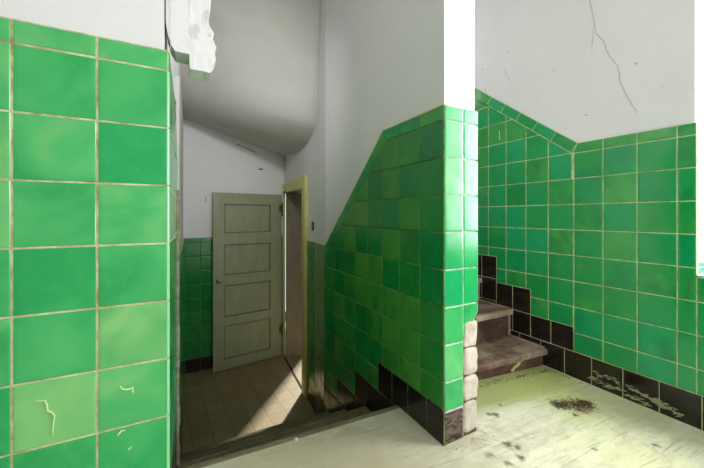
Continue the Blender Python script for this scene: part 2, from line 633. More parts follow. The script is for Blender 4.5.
def ribbon(bm, pl, pts, width, h=0.0015, seed=0, thick=0.0006):
    """thin raised jagged ribbon (a crack or drip) along a polyline on a wall plane"""
    rnd = random.Random(seed)
    P = []
    for (a, b), (c, d) in zip(pts, pts[1:]):
        n = max(2, int(math.hypot(c - a, d - b) / 0.012))
        for i in range(n):
            t = i / n
            P.append((a + (c - a) * t + rnd.uniform(-.0018, .0018), b + (d - b) * t + rnd.uniform(-.0018, .0018)))
    P.append(pts[-1])
    L, Rr = [], []
    for i, (u, v) in enumerate(P):
        q = P[min(i + 1, len(P) - 1)]
        p = P[max(i - 1, 0)]
        dx, dy = q[0] - p[0], q[1] - p[1]
        ln = math.hypot(dx, dy) or 1
        wd = width * rnd.uniform(0.45, 1.0) / 2 * (0.35 if i in (0, len(P) - 1) else 1)
        L.append((u - dy / ln * wd, v + dx / ln * wd))
        Rr.append((u + dy / ln * wd, v - dx / ln * wd))
    for i in range(len(P) - 1):
        quad = (L[i], L[i + 1], Rr[i + 1], Rr[i])
        top = [bm.verts.new(pl.p(x, y, h)) for x, y in quad]
        bot = [bm.verts.new(pl.p(x, y, h - thick - 0.001)) for x, y in quad]
        fs = [bm.faces.new(top)]
        for k in range(4):
            fs.append(bm.faces.new((top[k], bot[k], bot[(k + 1) % 4], top[(k + 1) % 4])))
        bmesh.ops.recalc_face_normals(bm, faces=fs)
    return bm


def blobpoly(cx, cy, rx, ry, seed, n=26, rough=0.35, rot=0.0):
    rnd = random.Random(seed)
    ph = [rnd.uniform(0, 6.28) for _ in range(6)]
    out = []
    for i in range(n):
        a = 2 * math.pi * i / n
        r = 1 + rough * (0.5 * math.sin(2 * a + ph[0]) + 0.4 * math.sin(3 * a + ph[1]) + 0.35 * math.sin(5 * a + ph[2]) + 0.3 * rnd.uniform(-1, 1))
        x, y = rx * r * math.cos(a), ry * r * math.sin(a)
        out.append((cx + x * math.cos(rot) - y * math.sin(rot), cy + x * math.sin(rot) + y * math.cos(rot)))
    return out


def flakes(bm, pl, blobs, h=0.003, thick=0.002):
    for i, b in enumerate(blobs):
        poly = blobpoly(*b)
        top = [bm.verts.new(pl.p(x, y, h + 0.0015 * noise.noise(Vector((x * 40, y * 40, 1))))) for x, y in poly]
        bot = [bm.verts.new(pl.p(x, y, h - thick - 0.002)) for x, y in poly]
        fs = bmesh.ops.triangulate(bm, faces=[bm.faces.new(top)])['faces']
        n = len(poly)
        for k in range(n):
            bm.faces.new((top[k], bot[k], bot[(k + 1) % n], top[(k + 1) % n]))
    bmesh.ops.recalc_face_normals(bm, faces=bm.faces)
    return bm


# ------------------------------------------------------------------ setting: floors
bm = bmesh.new()
prism(bm, [(-1.95, -1.4), (2.05, -1.4), (2.05, 1.30), (1.0, 1.34), (1.0, YE - 0.02), (-0.06, YE - 0.02), (-0.06, 0.99), (-1.95, 0.99)], -1.05, lambda x, y: fz(x))
link('floor', bm, M['floor'], None, 'structure')

bm = bmesh.new()
box(bm, -0.08, 5.0, 1.25, 5.3, LZ - 0.08, LZ)
link('floor_lower_hall', bm, M['lowfloor'], None, 'structure')

# ceiling above landing and stairs
bm = bmesh.new()
box(bm, -2.1, 2.45, -1.7, 4.2, CZ, CZ + 0.1)
link('ceiling', bm, M['plaster'], None, 'structure')

# ------------------------------------------------------------------ wall_left (tiled pier by the camera + side face down the stairs)
SX, SY = 0.030, 3.90
bm = bmesh.new()
prism(bm, [(-2.05, YP + REC), (XL - REC, YP + REC), (SX - REC, SY + 0.05), (-2.05, SY + 0.05)], -1.75, CZ)
wl = link('wall_left', bm, M['plaster'], None, 'structure')
PLF = Plane((0, YP), (1, 0), (0, -1))                       # front face, u = X
zL = -0.0727
LTOP = 0.43
reg = [(-1.9, fz(-1)), (XL, fz(XL)), (XL, zL + 3 * T), (-1.9, zL + 3 * T)]
backing('grout_bed', wl, M['grout_red'], PLF, [(-1.9, fz(-1)), (XL - 0.001, fz(XL)), (XL - 0.001, LTOP), (-1.9, LTOP)])
tiling('green_tiling', wl, M['green_lit'], PLF, reg, (XL, zL - 10 * T), seed=11, g=0.0036, hue=(0.1, 0.95), tilt=0.006)
tiling('cap_tiling', wl, M['green_lit'], PLF, [(-1.9, zL + 3 * T), (XL, zL + 3 * T), (XL, LTOP), (-1.9, LTOP)], (XL, zL + 3 * T), seed=14, g=0.0042, hue=(0.4, 0.9))
# side face
sd = Vector((SX - XL, SY - YP, 0)).normalized()
PLS = Plane((XL, YP), (sd.x, sd.y), (sd.y, -sd.x), YP)       # u ~ Y


def steps_profile(pairs, end):
    """stair-step polyline from list of (u_start, z)"""
    out = []
    for i, (u, z) in enumerate(pairs):
        nx = pairs[i + 1][0] if i + 1 < len(pairs) else end
        out += [(u, z), (nx, z)]
    return out


sawd = [(YP, -0.777), (1.466, -0.932), (1.725, -1.087), (1.980, -1.236), (2.233, -1.39), (2.49, -1.54)]
stepd = [(YP, FZ), (YE, -1.080), (1.606, -1.236), (1.864, -1.388), (2.12, -1.540), (2.375, LZ)]
prof_s = steps_profile(sawd, SY)
base_s = steps_profile([(u, z) for u, z in stepd], SY)
capS = [(1.42, 0.435), (2.186, -0.222), (SY, -0.24)]
greenS = prof_s + [(SY, -0.24), (2.186, -0.222), (1.42, 0.435), (YP, 0.43)]
backing('grout_bed', wl, M['grout'], PLS, base_s + [(SY, -0.24), (2.186, -0.222), (1.42, 0.435), (YP, 0.43)])
tiling('green_tiling', wl, M['green'], PLS, greenS, (YP, zL - 12 * T), seed=17, g=0.0034)
tiling('black_tiling', wl, M['black'], PLS, base_s + prof_s[::-1], (YP, -2.0 + 0.025), h=0.155, seed=18, g=0.0034)
# rounded corner bead of glazed tile
bm = bmesh.new()
for j in range(-6, 3):
    z0, z1 = zL + j * T + 0.002, zL + (j + 1) * T - 0.002
    if z0 < FZ:
        z0 = FZ
    pts = []
    r = 0.007
    for k in range(7):
        a = math.pi / 2 * k / 6
        pts.append((XL - r + r * math.sin(a) + 0.0024, YP + r - r * math.cos(a) - 0.0024))
    pts += [(XL - r, YP + r)]
    prism(bm, pts, z0, z1)
link('corner_tiling', bm, M['edge_highlight'], wl)
# glaze chips on the front face
bm = bmesh.new()
ribbon(bm, PLF, [(-0.287, -0.415), (-0.272, -0.417), (-0.266, -0.440), (-0.256, -0.455), (-0.258, -0.500)], 0.0032, 0.0042, 1)
ribbon(bm, PLF, [(-0.135, -0.420), (-0.118, -0.432), (-0.108, -0.428), (-0.106, -0.442)], 0.0040, 0.0042, 2)
ribbon(bm, PLF, [(-0.137, -0.540), (-0.134, -0.532), (-0.122, -0.530)], 0.004, 0.0042, 3)
ribbon(bm, PLF, [(-0.116, -0.580), (-0.109, -0.574)], 0.005, 0.0042, 4)
link('glaze_chips', bm, M['chip'], wl)
# chipped timber batten on the side face
bm = bmesh.new()
bx = PLS.p(1.60, 0).x
for j in range(14):
    z0 = -1.08 + j * 0.085
    random.seed(j)
    box(bm, bx - 0.004, bx + 0.010 + random.uniform(-0.002, 0.002), 1.592, 1.606 + random.uniform(0, 0.004), z0, z0 + 0.085)
link('batten', bm, M['batten'], wl)
bm = bmesh.new()
box(bm, bx - 0.012, bx + 0.009, 1.590, 1.606, 0.11, 0.60)
link('painted_batten', bm, M['plaster_grey'], wl)

# ------------------------------------------------------------------ wall_pier (middle wall between the two flights)
wall_pts = [(XP, YP), (XP, 2.2), (1.012, 2.62)]


def door_x(y):
    return 0.8113 + 0.0766 * y


DY0, DY1 = 2.985, 3.760
bm = bmesh.new()
R1 = REC
prism(bm, [(XP + R1, YP + R1), (XPR - R1, YP + R1), (XPR - R1, 2.50), (XPR - R1, 2.62), (1.25, 2.62), (1.25, 2.93), (door_x(2.93) + R1, 2.93), (1.012 + R1, 2.62), (XP + R1, 2.2)], -1.75, CZ)
wp = link('wall_middle', bm, M['plaster'], None, 'structure')
# masonry above the doorway
bm = bmesh.new()
prism(bm, [(door_x(2.93) + R1, 2.93), (1.25, 2.93), (1.25, 3.96), (door_x(3.96) + R1, 3.96)], 0.285, CZ)
link('door_lintel', bm, M['plaster'], wp)

PLP = Plane((XP, 0), (0, 1), (-1, 0))                        # left face, u = Y
dv = Vector((1.012 - XP, 0.42, 0)).normalized()
L1 = 2.2
PLP2 = Plane((XP, L1), (dv.x, dv.y), (-dv.y, dv.x), L1)
L2 = L1 + math.hypot(1.012 - XP, 0.42)
dv3 = Vector((0.0766, 1, 0)).normalized()
PLP3 = Plane((1.012, 2.62), (dv3.x, dv3.y), (-dv3.y, dv3.x), L2)
UE = L2 + (2.857 - 2.62) * 1.003
zP = -0.0688
cap_h = 0.058
saw1 = steps_profile(sawd, UE)
st1 = steps_profile(stepd, UE)
ZE = -0.238
an = math.atan2(-0.222 - 0.437, 2.186 - 1.418)
R_green = saw1 + [(UE, ZE - cap_h), (2.166, -0.280), (1.392, 0.382), (YP, 0.382)]
R_back = st1 + [(UE, ZE), (2.186, -0.222), (1.418, 0.437), (YP, 0.440)]
R_black = st1 + saw1[::-1]
R_cap1 = [(YP, 0.382), (1.392, 0.382), (1.418, 0.437), (YP, 0.440)]
R_cap2 = [(1.392, 0.382), (2.166, -0.280), (2.186, -0.222), (1.418, 0.437)]
R_cap3 = [(2.166, -0.280), (UE, ZE - cap_h), (UE, ZE), (2.186, -0.222)]
for si, (pl, ua, ub) in enumerate(((PLP, YP, L1), (PLP2, L1, L2), (PLP3, L2, UE))):
    def cut(R):
        q = clip_poly(R, 1, 0, ub) if max(p[0] for p in R) > ub + 1e-6 else R
        if len(q) > 2 and min(p[0] for p in q) < ua - 1e-6:
            q = clip_poly(q, -1, 0, -ua)
        return clean(q) if len(q) > 2 else q
    backing('grout_bed', wp, M['grout_dark'], pl, cut(R_back))
    tiling('green_tiling', wp, M['green_shaded'], pl, cut(R_green), (YP, zP - 12 * T), seed=21 + si, g=0.0026, tilt=0.011)
    for bi in range(len(sawd)):
        b0, zt = sawd[bi]
        b1 = sawd[bi + 1][0] if bi + 1 < len(sawd) else UE
        zb_ = [z for u, z in stepd + [(9, 0)] if u < b1 - 0.001][-1]
        zb_ = min(zb_, zt - 0.02)
        q = cut([(b0, zb_), (b1, zb_), (b1, zt), (b0, zt)]) if b0 < ub - 0.004 and b1 > ua + 0.004 else []
        if len(q) > 2 and abs(area2(q)) > 1e-4:
            tiling('black_tiling', wp, M['black'], pl, q, (b1 - 0.128 * 6, zt - 0.155 * 3), w=0.128, h=0.155, seed=24 + si * 7 + bi, g=0.003)
    for R, org, hh, ang in ((R_cap1, (YP, 0.38), 0.2, 0), (R_cap2, (1.418, 0.437), 0.3, an), (R_cap3, (YP, ZE - 0.1), 0.2, 0)):
        q = cut(R)
        if len(q) > 2 and abs(area2(q)) > 1e-4:
            tiling('cap_tiling', wp, M['green'], pl, q, org, h=hh, ang=ang, seed=27 + si, g=0.003)
    for q in ([(YP - 0.001, 0.4405), (1.418, 0.4375), (1.418, 0.4425), (YP - 0.001, 0.4455)],
              [(1.418, 0.4375), (2.186, -0.2215), (2.186, -0.2125), (1.418, 0.4465)],
              [(2.186, -0.2215), (UE, ZE), (UE, ZE + 0.006), (2.186, -0.2155)]):
        q = cut(q)
        if len(q) > 2 and abs(area2(q)) > 1e-5:
            backing('cap_edge', wp, M['frame'], pl, q, 0.010, 0.0005)
# front face of the pier
XB = 1.030
fb = fz(XP)
hole = [(XB, fb + 0.004), (XB, -0.498), (1.052, -0.478), (1.066, -0.470), (1.078, -0.462), (1.088, -0.445), (1.100, -0.428), (XPR, -0.405)]
backing('grout_bed', wp, M['grout_white'], PLF, [(XP, fb), (XB, fb)] + hole[1:] + [(XPR, 0.440), (XP, 0.440)])
tiling('green_tiling', wp, M['green_lit'], PLF, [(XP, -0.785), (XB, -0.785), (XB, 0.381), (XP, 0.381)], (XP, zP - 12 * T), w=XB - XP, seed=31, g=0.003, hue=(0.0, 0.8))
tiling('green_tiling', wp, M['green_lit'], PLF, hole[1:] + [(XPR, 0.381), (XB, 0.381)], (XB, zP - 12 * T), w=0.2, seed=34, split=False, g=0.003, hue=(0.0, 0.6))
tiling('cap_tiling', wp, M['green_lit'], PLF, [(XP, 0.381), (XPR, 0.381), (XPR, 0.440), (XP, 0.440)], (XB, 0.381), w=XB - XP, h=0.1, seed=33, hue=(0.0, 0.4))
tiling('black_tiling', wp, M['black_scuffed'], PLF, [(XP, fb), (XB, fb), (XB, -0.785), (XP, -0.785)], (XP, fb), w=0.2, h=0.2, seed=35)
# right return edge of the tiling on the pier
bm = bmesh.new()
box(bm, XPR - 0.012, XPR - 0.001, YP + 0.0005, YP + 0.05, -0.40, 0.438)
link('edge_tiling', bm, M['grout_white'], wp)

# exposed masonry where the tiles have broken away
bm = bmesh.new()
box(bm, XB - 0.005, XPR - 0.004, YP + 0.006, YP + 0.03, fb, -0.42)
link('exposed_mortar', bm, M['mortar'], wp)


def rough_block(x0, x1, y0, y1, z0, z1, seed):
    t = bmesh.new()
    bmesh.ops.create_cube(t, size=1.0)
    bmesh.ops.subdivide_edges(t, edges=t.edges, cuts=7, use_grid_fill=True)
    cx, cy, cz = (x0 + x1) / 2, (y0 + y1) / 2, (z0 + z1) / 2
    for v in t.verts:
        c = v.co * 2
        # super-ellipsoid rounding
        r = (abs(c.x) ** 6 + abs(c.y) ** 6 + abs(c.z) ** 6) ** (1 / 6)
        c = c / max(r, 1e-5) * max(abs(c.x), abs(c.y), abs(c.z))
        p = Vector((cx + c.x * (x1 - x0) / 2, cy + c.y * (y1 - y0) / 2, cz + c.z * (z1 - z0) / 2))
        nz = noise.noise_vector(p * 38 + Vector((seed, 0, 0)))
        v.co = p + nz * 0.0045
    return t


for i, (za, zb, xr) in enumerate(((-0.905, -0.778, 1.110), (-0.772, -0.672, 1.117), (-0.666, -0.556, 1.115), (-0.551, -0.440, 1.113))):
    bm = bmesh.new()
    merge(bm, rough_block(XB + 0.004, xr, YP - 0.003, YP + 0.035, za, zb, i * 7))
    link('exposed_brick', bm, M['brick'], wp, smooth=True)

# ------------------------------------------------------------------ lower hall walls
bm = bmesh.new()
box(bm, -0.05, door_x(3.9) + 0.004, SY, SY + 0.06, LZ, CZ)
box(bm, door_x(3.9), 1.26, SY, SY + 0.06, 0.285, CZ)
wf = link('wall_far', bm, M['plaster'], None, 'structure')
PFF = Plane((0, SY - REC), (1, 0), (0, -1))
backing('grout_bed', wf, M['grout_dark'], PFF, [(SX, LZ), (1.09, LZ), (1.09, -0.245), (SX, -0.245)])
tiling('green_tiling', wf, M['green_shaded'], PFF, [(SX, -1.545), (1.09, -1.545), (1.09, -0.245), (SX, -0.245)], (0.185, -1.545 + 1.25 - 10 * T), seed=41, hue=(0.0, 0.6))
tiling('black_tiling', wf, M['black'], PFF, [(SX, LZ), (1.09, LZ), (1.09, -1.545), (SX, -1.545)], (0.185, LZ), seed=42)

bm = bmesh.new()
PFW = Plane((0, SY), (1, 0), (0, -1))
ribbon(bm, PFW, [(0.80, 0.545), (0.86, 0.545)], 0.022, 0.0014, 3)
ribbon(bm, PFW, [(0.55, 0.815), (0.62, 0.79), (0.72, 0.755), (0.78, 0.735)], 0.012, 0.0014, 4)
ribbon(bm, PFW, [(0.24, 0.20), (0.235, 0.14)], 0.010, 0.0014, 5)
link('plaster_marks', bm, M['crack_dark'], wf)
bm = bmesh.new()
ribbon(bm, PFW, [(0.86, 0.545), (1.03, 0.530)], 0.008, 0.0014, 6)
ribbon(bm, PFW, [(0.50, 0.80), (0.66, 0.745), (0.86, 0.69), (1.0, 0.665)], 0.022, 0.0012, 7)
link('filler_patch', bm, M['plaster'], wf)

# passage behind the doorway
bm = bmesh.new()
box(bm, 1.25, 1.31, 2.5, 2.93, LZ, 0.60)
box(bm, 1.25, 4.9, 2.56, 2.62, LZ, 0.60)
box(bm, 4.9, 4.96, 2.56, 5.3, LZ, 0.60)
box(bm, 0.9, 0.96, 3.96, 5.3, LZ, 0.60)
prism(bm, [(1.315, 3.765), (1.335, 3.765), (1.80, 5.24), (1.78, 5.24)], LZ, 0.60)  # unseen partition, added to keep direct light out of the hinge slot
link('wall_passage', bm, M['ext'], None, 'structure')
bm = bmesh.new()
box(bm, 0.9, 4.96, 5.24, 5.30, LZ, -1.62)
box(bm, 0.9, 4.96, 5.24, 5.30, 0.40, 0.60)
box(bm, 0.9, 1.15, 5.24, 5.30, -1.62, 0.40)
box(bm, 3.9, 4.96, 5.24, 5.30, -1.62, 0.40)
link('wall_entrance', bm, M['ext'], None, 'structure')
bm = bmesh.new()
box(bm, 1.26, 4.96, 2.5, 5.30, 0.60, 0.66)
box(bm, 0.9, 1.26, 3.97, 5.30, 0.60, 0.66)
link('ceiling_passage', bm, M['ext'], None, 'structure')
bm = bmesh.new()
for x in (1.15, 2.5, 3.86):
    box(bm, x, x + 0.05, 5.245, 5.295, -1.62, 0.40)
for z in (-1.62, 0.36):
    box(bm, 1.15, 3.91, 5.245, 5.295, z, z + 0.04)
link('door_2', bm, M['white_paint'], None, 'structure')
k = NT('window_glass')
k.b.inputs['Transmission Weight'].default_value = 1.0
M['glass'] = k.done((1, 1, 1, 1), 0.0)

# ------------------------------------------------------------------ wall_right with window opening
WY1, WY0, WZ0, WZ1 = 0.568, -0.17, -0.266, 1.05
bm = bmesh.new()
xw = XR + REC
box(bm, xw, 2.28, WY1 + 0.008, 2.95, -1.05, CZ)
box(bm, xw, 2.28, -1.6, WY0, -1.05, CZ)
box(bm, xw, 2.28, WY0, WY1 + 0.008, -1.05, WZ0 - 0.008)
box(bm, xw, 2.28, WY0, WY1 + 0.008, WZ1, CZ)
wr = link('wall_right', bm, M['plaster'], None, 'structure')
PLR = Plane((XR, 0), (0, 1), (-1, 0))
zR = -0.0853
YR0 = 0.6328
# stepped black base
sawu = [(-1.4, -0.797), (1.083, -0.654), (1.347, -0.488), (1.608, -0.301), (1.870, -0.125), (2.13, 0.05), (2.39, 0.22)]
saw_r = steps_profile(sawu, 2.75)
fzr = fz(XR)
cs = 0.775
capR_top = [(WY1, 0.415), (1.061, 0.419), (2.75, 0.419 + (2.75 - 1.061) * cs)]
capR_low = [(WY1, 0.360), (1.088, 0.3625), (2.75, 0.3625 + (2.75 - 1.088) * cs)]
green_r = [(WY1, -0.797)] + [(1.083, -0.797)] + saw_r[2:] + capR_low[::-1]
backing('grout_bed', wr, M['grout'], PLR, [(WY1, fzr)] + [(2.75, fzr)] + capR_top[::-1])
backing('grout_bed', wr, M['grout'], PLR, [(-1.4, fzr), (WY1, fzr), (WY1, WZ0), (-1.4, WZ0)])
tiling('green_tiling', wr, M['green'], PLR, green_r, (YR0, zR - 12 * T), seed=51, g=0.0034, tilt=0.008, hue=(0.0, 0.85))
tiling('green_tiling', wr, M['green'], PLR, [(-1.4, -0.797), (WY1, -0.797), (WY1, WZ0), (-1.4, WZ0)], (YR0, zR - 12 * T), seed=52, g=0.0034, tilt=0.008, hue=(0.3, 0.9))
tiling('cap_tiling', wr, M['green'], PLR, [capR_low[0], capR_low[1], capR_top[1], capR_top[0]], (YR0, 0.3), h=0.3, seed=53, hue=(0.5, 1.0), g=0.0034)
tiling('cap_tiling', wr, M['green'], PLR, [capR_low[1], capR_low[2], capR_top[2], capR_top[1]], (1.061, 0.419), h=0.4, w=0.150, ang=math.atan(cs), seed=54, g=0.0034)
blk = [(-1.4, fzr), (2.75, fzr)] + saw_r[::-1]
blk_low = [(-1.4, fzr), (2.75, fzr), (2.75, -0.797), (-1.4, -0.797)]
tiling('black_tiling', wr, M['black'], PLR, blk_low, (0.8425, fzr), w=0.1455, h=0.2, seed=55, g=0.0026)
for bi in range(1, len(sawu)):
    b0, zt = sawu[bi]
    b1 = sawu[bi + 1][0] if bi + 1 < len(sawu) else 2.75
    tiling('black_tiling', wr, M['black'], PLR, [(b0, -0.797), (b1, -0.797), (b1, zt), (b0, zt)], (b0, zt - 0.1635 * 8), w=(b1 - b0) / 2, h=0.1635, seed=56 + bi, g=0.0026)
# glazed tile of the window jamb and its rounded edge
PJ = Plane((XR, WY1), (1, 0), (0, -1), XR)
backing('grout_bed', wr, M['grout_white'], PJ, [(XR + 0.002, WZ0), (2.27, WZ0), (2.27, 0.415), (XR + 0.002, 0.415)])
tiling('jamb_tiling', wr, M['green_lit'], PJ, [(XR + 0.014, WZ0), (2.27, WZ0), (2.27, 0.415), (XR + 0.014, 0.415)], (XR + 0.014, zR - 12 * T), w=0.2, seed=57, hue=(0, 0.3))
bm = bmesh.new()
for j in range(-2, 4):
    z0, z1 = max(WZ0, zR + j * T + 0.0015), min(0.415, zR + (j + 1) * T - 0.0015)
    if z1 <= z0:
        continue
    r = 0.016
    pts = [(XR - 0.001 + r - r * math.cos(a), WY1 - 0.001 + r - r * math.sin(a)) for a in [math.pi / 2 * k / 8 for k in range(9)]]
    prism(bm, pts + [(XR + r, WY1 + r)], z0, z1)
link('rounded_edge_tiling', bm, M['edge_highlight'], wr)
PS = bmesh.new()
box(PS, XR - 0.004, 2.27, WY0, WY1 - 0.002, WZ0 - 0.012, WZ0, 0.003)
link('sill_tiling', PS, M['grout_white'], wr)
# window
w1 = empty('window_1', (2.26, 0.20, WZ0), kind='structure')
bm = bmesh.new()
box(bm, 2.245, 2.275, WY0, WY0 + 0.05, WZ0, WZ1)
box(bm, 2.245, 2.275, WY1 - 0.05, WY1, WZ0, WZ1)
box(bm, 2.245, 2.275, WY0, WY1, WZ0, WZ0 + 0.05)
box(bm, 2.245, 2.275, WY0, WY1, WZ1 - 0.05, WZ1)
link('window_frame', bm, M['white_paint'], w1)
bm = bmesh.new()
box(bm, 2.258, 2.262, WY0 + 0.05, WY1 - 0.05, WZ0 + 0.05, WZ1 - 0.05)
link('glass_pane', bm, M['glass'], w1)

# cracks and marks in the plaster of the right wall
PRP = Plane((XR + REC, 0), (0, 1), (-1, 0))
sc = (XR + REC) / XR
bm = bmesh.new()
ck = [(0.998, 1.25), (0.996, 1.21), (0.976, 1.087), (0.966, 1.009), (0.927, 0.941), (0.904, 0.855), (0.863, 0.785), (0.854, 0.698), (0.82, 0.603), (0.782, 0.515)]
ribbon(bm, PRP, [(a * sc, b * sc) for a, b in ck], 0.0040, 0.0012, 5)
ribbon(bm, PRP, [(0.976, 1.087), (0.985, 1.02), (0.99, 0.93)], 0.0025, 0.0012, 6)
link('plaster_crack', bm, M['crack'], wr)
bm = bmesh.new()
for i, (u, v, r) in enumerate(((0.79, 0.77, 0.0055), (1.20, 0.90, 0.004), (1.74, 1.12, 0.006), (1.02, 0.57, 0.006), (0.69, 0.62, 0.003), (1.30, 0.74, 0.004), (1.13, 0.52, 0.003), (1.52, 1.15, 0.004))):
    flakes(bm, PRP, [(u, v, r * 1.5, r * 0.8, i, 10)], 0.0012, 0.001)
ribbon(bm, PRP, [(1.56, 1.06), (1.50, 0.93)], 0.003, 0.0012, 9)
ribbon(bm, PRP, [(1.72, 0.98), (1.70, 0.90)], 0.003, 0.0012, 9)
link('plaster_marks', bm, M['crack'], wr)
bm = bmesh.new()
ribbon(bm, PLR, [(0.565, -0.272), (0.575, -0.277), (0.588, -0.295), (0.592, -0.335), (0.599, -0.362), (0.603, -0.382)], 0.0035, 0.0032, 8)
link('tile_crack', bm, M['crack_dark'], wr)
bm = bmesh.new()
ribbon(bm, PLR, [(1.585, 0.61), (1.578, 0.54)], 0.007, 0.0032, 8)
link('glaze_chips', bm, M['chip'], wr)
# peeling paint on the black base tiles
bm = bmesh.new()
rnd = random.Random(77)
fl = []
for i in range(95):
    t_ = rnd.random()
    lane = rnd.choice((0, 0, 1, 1, 2))
    u = (0.985, 0.99, 0.80)[lane] + t_ * ((0.640, 0.74, 0.61)[lane] - (0.985, 0.99, 0.80)[lane])
    v = (-0.868 - 0.035 * t_, -0.905 - 0.028 * t_, -0.885 - 0.035 * t_)[lane] + rnd.gauss(0, 0.006)
    fl.append((u, v, rnd.uniform(0.004, 0.017), rnd.uniform(0.0015, 0.0050), i, 14, 0.8, rnd.uniform(-0.5, 0.3)))
flakes(bm, PLR, fl, 0.0035, 0.0015)
link('peeling_paint', bm, M['flake'], wr)

# back, side and stair head walls (behind the camera / hidden)
bm = bmesh.new()
box(bm, -2.05, 0.45, -1.66, -1.60, -1.05, CZ)
box(bm, 1.95, 2.28, -1.66, -1.60, -1.05, CZ)
box(bm, 0.45, 1.95, -1.66, -1.60, 1.15, CZ)
box(bm, 0.45, 1.95, -1.66, -1.60, -1.05, -0.65)
link('wall_back', bm, M['plaster'], None, 'structure')
bm = bmesh.new()
box(bm, -2.10, -2.04, -1.66, 1.0, -1.05, CZ)
link('wall_side', bm, M['plaster'], None, 'structure')
bm = bmesh.new()
box(bm, 1.10, 2.28, 2.50, 2.56, -0.20, CZ)
link('wall_stair_head', bm, M['plaster'], None, 'structure')

# ------------------------------------------------------------------ soffit of the flight above (curved plaster)
bm = bmesh.new()
NU, NV = 28, 40
prR = [(3.93, 0.715), (3.3, 0.63), (2.87, 0.62), (2.56, 0.70), (2.47, 0.81), (2.44, 0.95), (2.40, 1.10), (2.34, 1.40), (2.30, 1.70), (2.28, 1.97)]
prL = [(3.93, 1.06), (3.75, 1.04), (3.55, 1.04), (3.38, 1.08), (3.20, 1.18), (3.05, 1.32), (2.90, 1.48), (2.70, 1.66), (2.52, 1.82), (2.35, 1.97)]


def cr(P, t):
    n = len(P) - 1
    x = t * n
    i = min(int(x), n - 1)
    f = x - i
    p0, p1, p2, p3 = P[max(i - 1, 0)], P[i], P[i + 1], P[min(i + 2, n)]
    o = []
    for k in range(2):
        a, b, c, d = p0[k], p1[k], p2[k], p3[k]
        o.append(0.5 * (2 * b + (c - a) * f + (2 * a - 5 * b + 4 * c - d) * f * f + (3 * b - a - 3 * c + d) * f ** 3))
    return o


grid = []
for i in range(NU + 1):
    s = i / NU
    row = []
    for j in range(NV + 1):
        a, b = cr(prL, j / NV), cr(prR, j / NV)
        y = a[0] + (b[0] - a[0]) * s
        z = a[1] + (b[1] - a[1]) * s
        x = -0.06 + s * (1.16 + 0.06)
        z += 0.008 * noise.noise(Vector((x * 3, y * 3, 0)))
        row.append(bm.verts.new((x, y, z)))
    grid.append(row)
for i in range(NU):
    for j in range(NV):
        bm.faces.new((grid[i][j], grid[i][j + 1], grid[i + 1][j + 1], grid[i + 1][j]))
# closed body: a top face well above
r = bmesh.ops.extrude_face_region(bm, geom=list(bm.faces))
for v in r['geom']:
    if isinstance(v, bmesh.types.BMVert):
        v.co.y += 0.06
        v.co.z += 0.06
bmesh.ops.recalc_face_normals(bm, faces=bm.faces)
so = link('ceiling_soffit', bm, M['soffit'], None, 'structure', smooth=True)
bm = bmesh.new()
PPW = Plane((XP + REC, 0), (0, 1), (-1, 0))
ribbon(bm, PPW, [(2.30, 1.60), (2.325, 1.40), (2.36, 1.2), (2.40, 1.06), (2.44, 0.92), (2.46, 0.84)], 0.004, 0.0015, 12)
flakes(bm, PPW, [(2.06, 0.73, 0.006, 0.008, 3, 10)], 0.0012, 0.001)
link('plaster_crack', bm, M['crack'], wp)
# nail hole plate / old switch
bm = bmesh.new()
pb = PLP3.p(UE - 0.17, -0.09, -0.012)
box(bm, pb.x - 0.012, pb.x + 0.01, pb.y - 0.022, pb.y + 0.022, -0.135, -0.055, 0.003)
sw = link('wall_switch', bm, M['metal'], None)
tag(sw, 'small dark metal bracket on the grey plaster right of the yellow door frame', 'bracket')
bm = bmesh.new()
box(bm, pb.x - 0.016, pb.x - 0.010, pb.y - 0.006, pb.y + 0.006, -0.105, -0.08, 0.001)
link('switch_lever', bm, M['batten'], sw)
sw.name = 'wall_bracket'

# broken plaster downstand at the top left
bm = bmesh.new()
rows = [(CZ, -0.036, 0.073), (0.80, -0.036, 0.073), (0.62, -0.036, 0.074), (0.575, -0.036, 0.072), (0.548, -0.036, 0.066), (0.525, -0.036, 0.069), (0.508, -0.036, 0.081),
        (0.492, -0.034, 0.077), (0.470, -0.030, 0.087), (0.452, -0.024, 0.083), (0.436, -0.014, 0.086), (0.4355, 0.019, 0.086), (0.420, 0.020, 0.074), (0.408, 0.020, 0.073), (0.396, 0.022, 0.071)]
ring = []
for z, xa, xb in rows:
    cols_ = []
    for q in range(7):
        x = xa + (xb - xa) * q / 6
        dz = 0.004 * noise.noise(Vector((x * 60, z * 30, 0))) if z < 0.43 else 0
        dy = 0.0018 * noise.noise(Vector((x * 50, z * 25, 3)))
        cols_.append((bm.verts.new((x, YP + 0.008 + dy, z + dz)), bm.verts.new((x, YP + 0.085, z + dz + 0.003))))
    ring.append(cols_)
for r0, r1 in zip(ring, ring[1:]):
    for q in range(6):
        bm.faces.new((r0[q][0], r0[q + 1][0], r1[q + 1][0], r1[q][0]))
        bm.faces.new((r0[q][1], r1[q][1], r1[q + 1][1], r0[q + 1][1]))
    bm.faces.new((r0[0][0], r1[0][0], r1[0][1], r0[0][1]))
    bm.faces.new((r0[6][0], r0[6][1], r1[6][1], r1[6][0]))
for rr in (ring[0], ring[-1]):
    for q in range(6):
        bm.faces.new((rr[q][0], rr[q][1], rr[q + 1][1], rr[q + 1][0]))
bmesh.ops.recalc_face_normals(bm, faces=bm.faces)
link('plaster_downstand', bm, M['plaster'], wl)
bm = bmesh.new()
PDS = Plane((0, YP + 0.008), (1, 0), (0, -1))
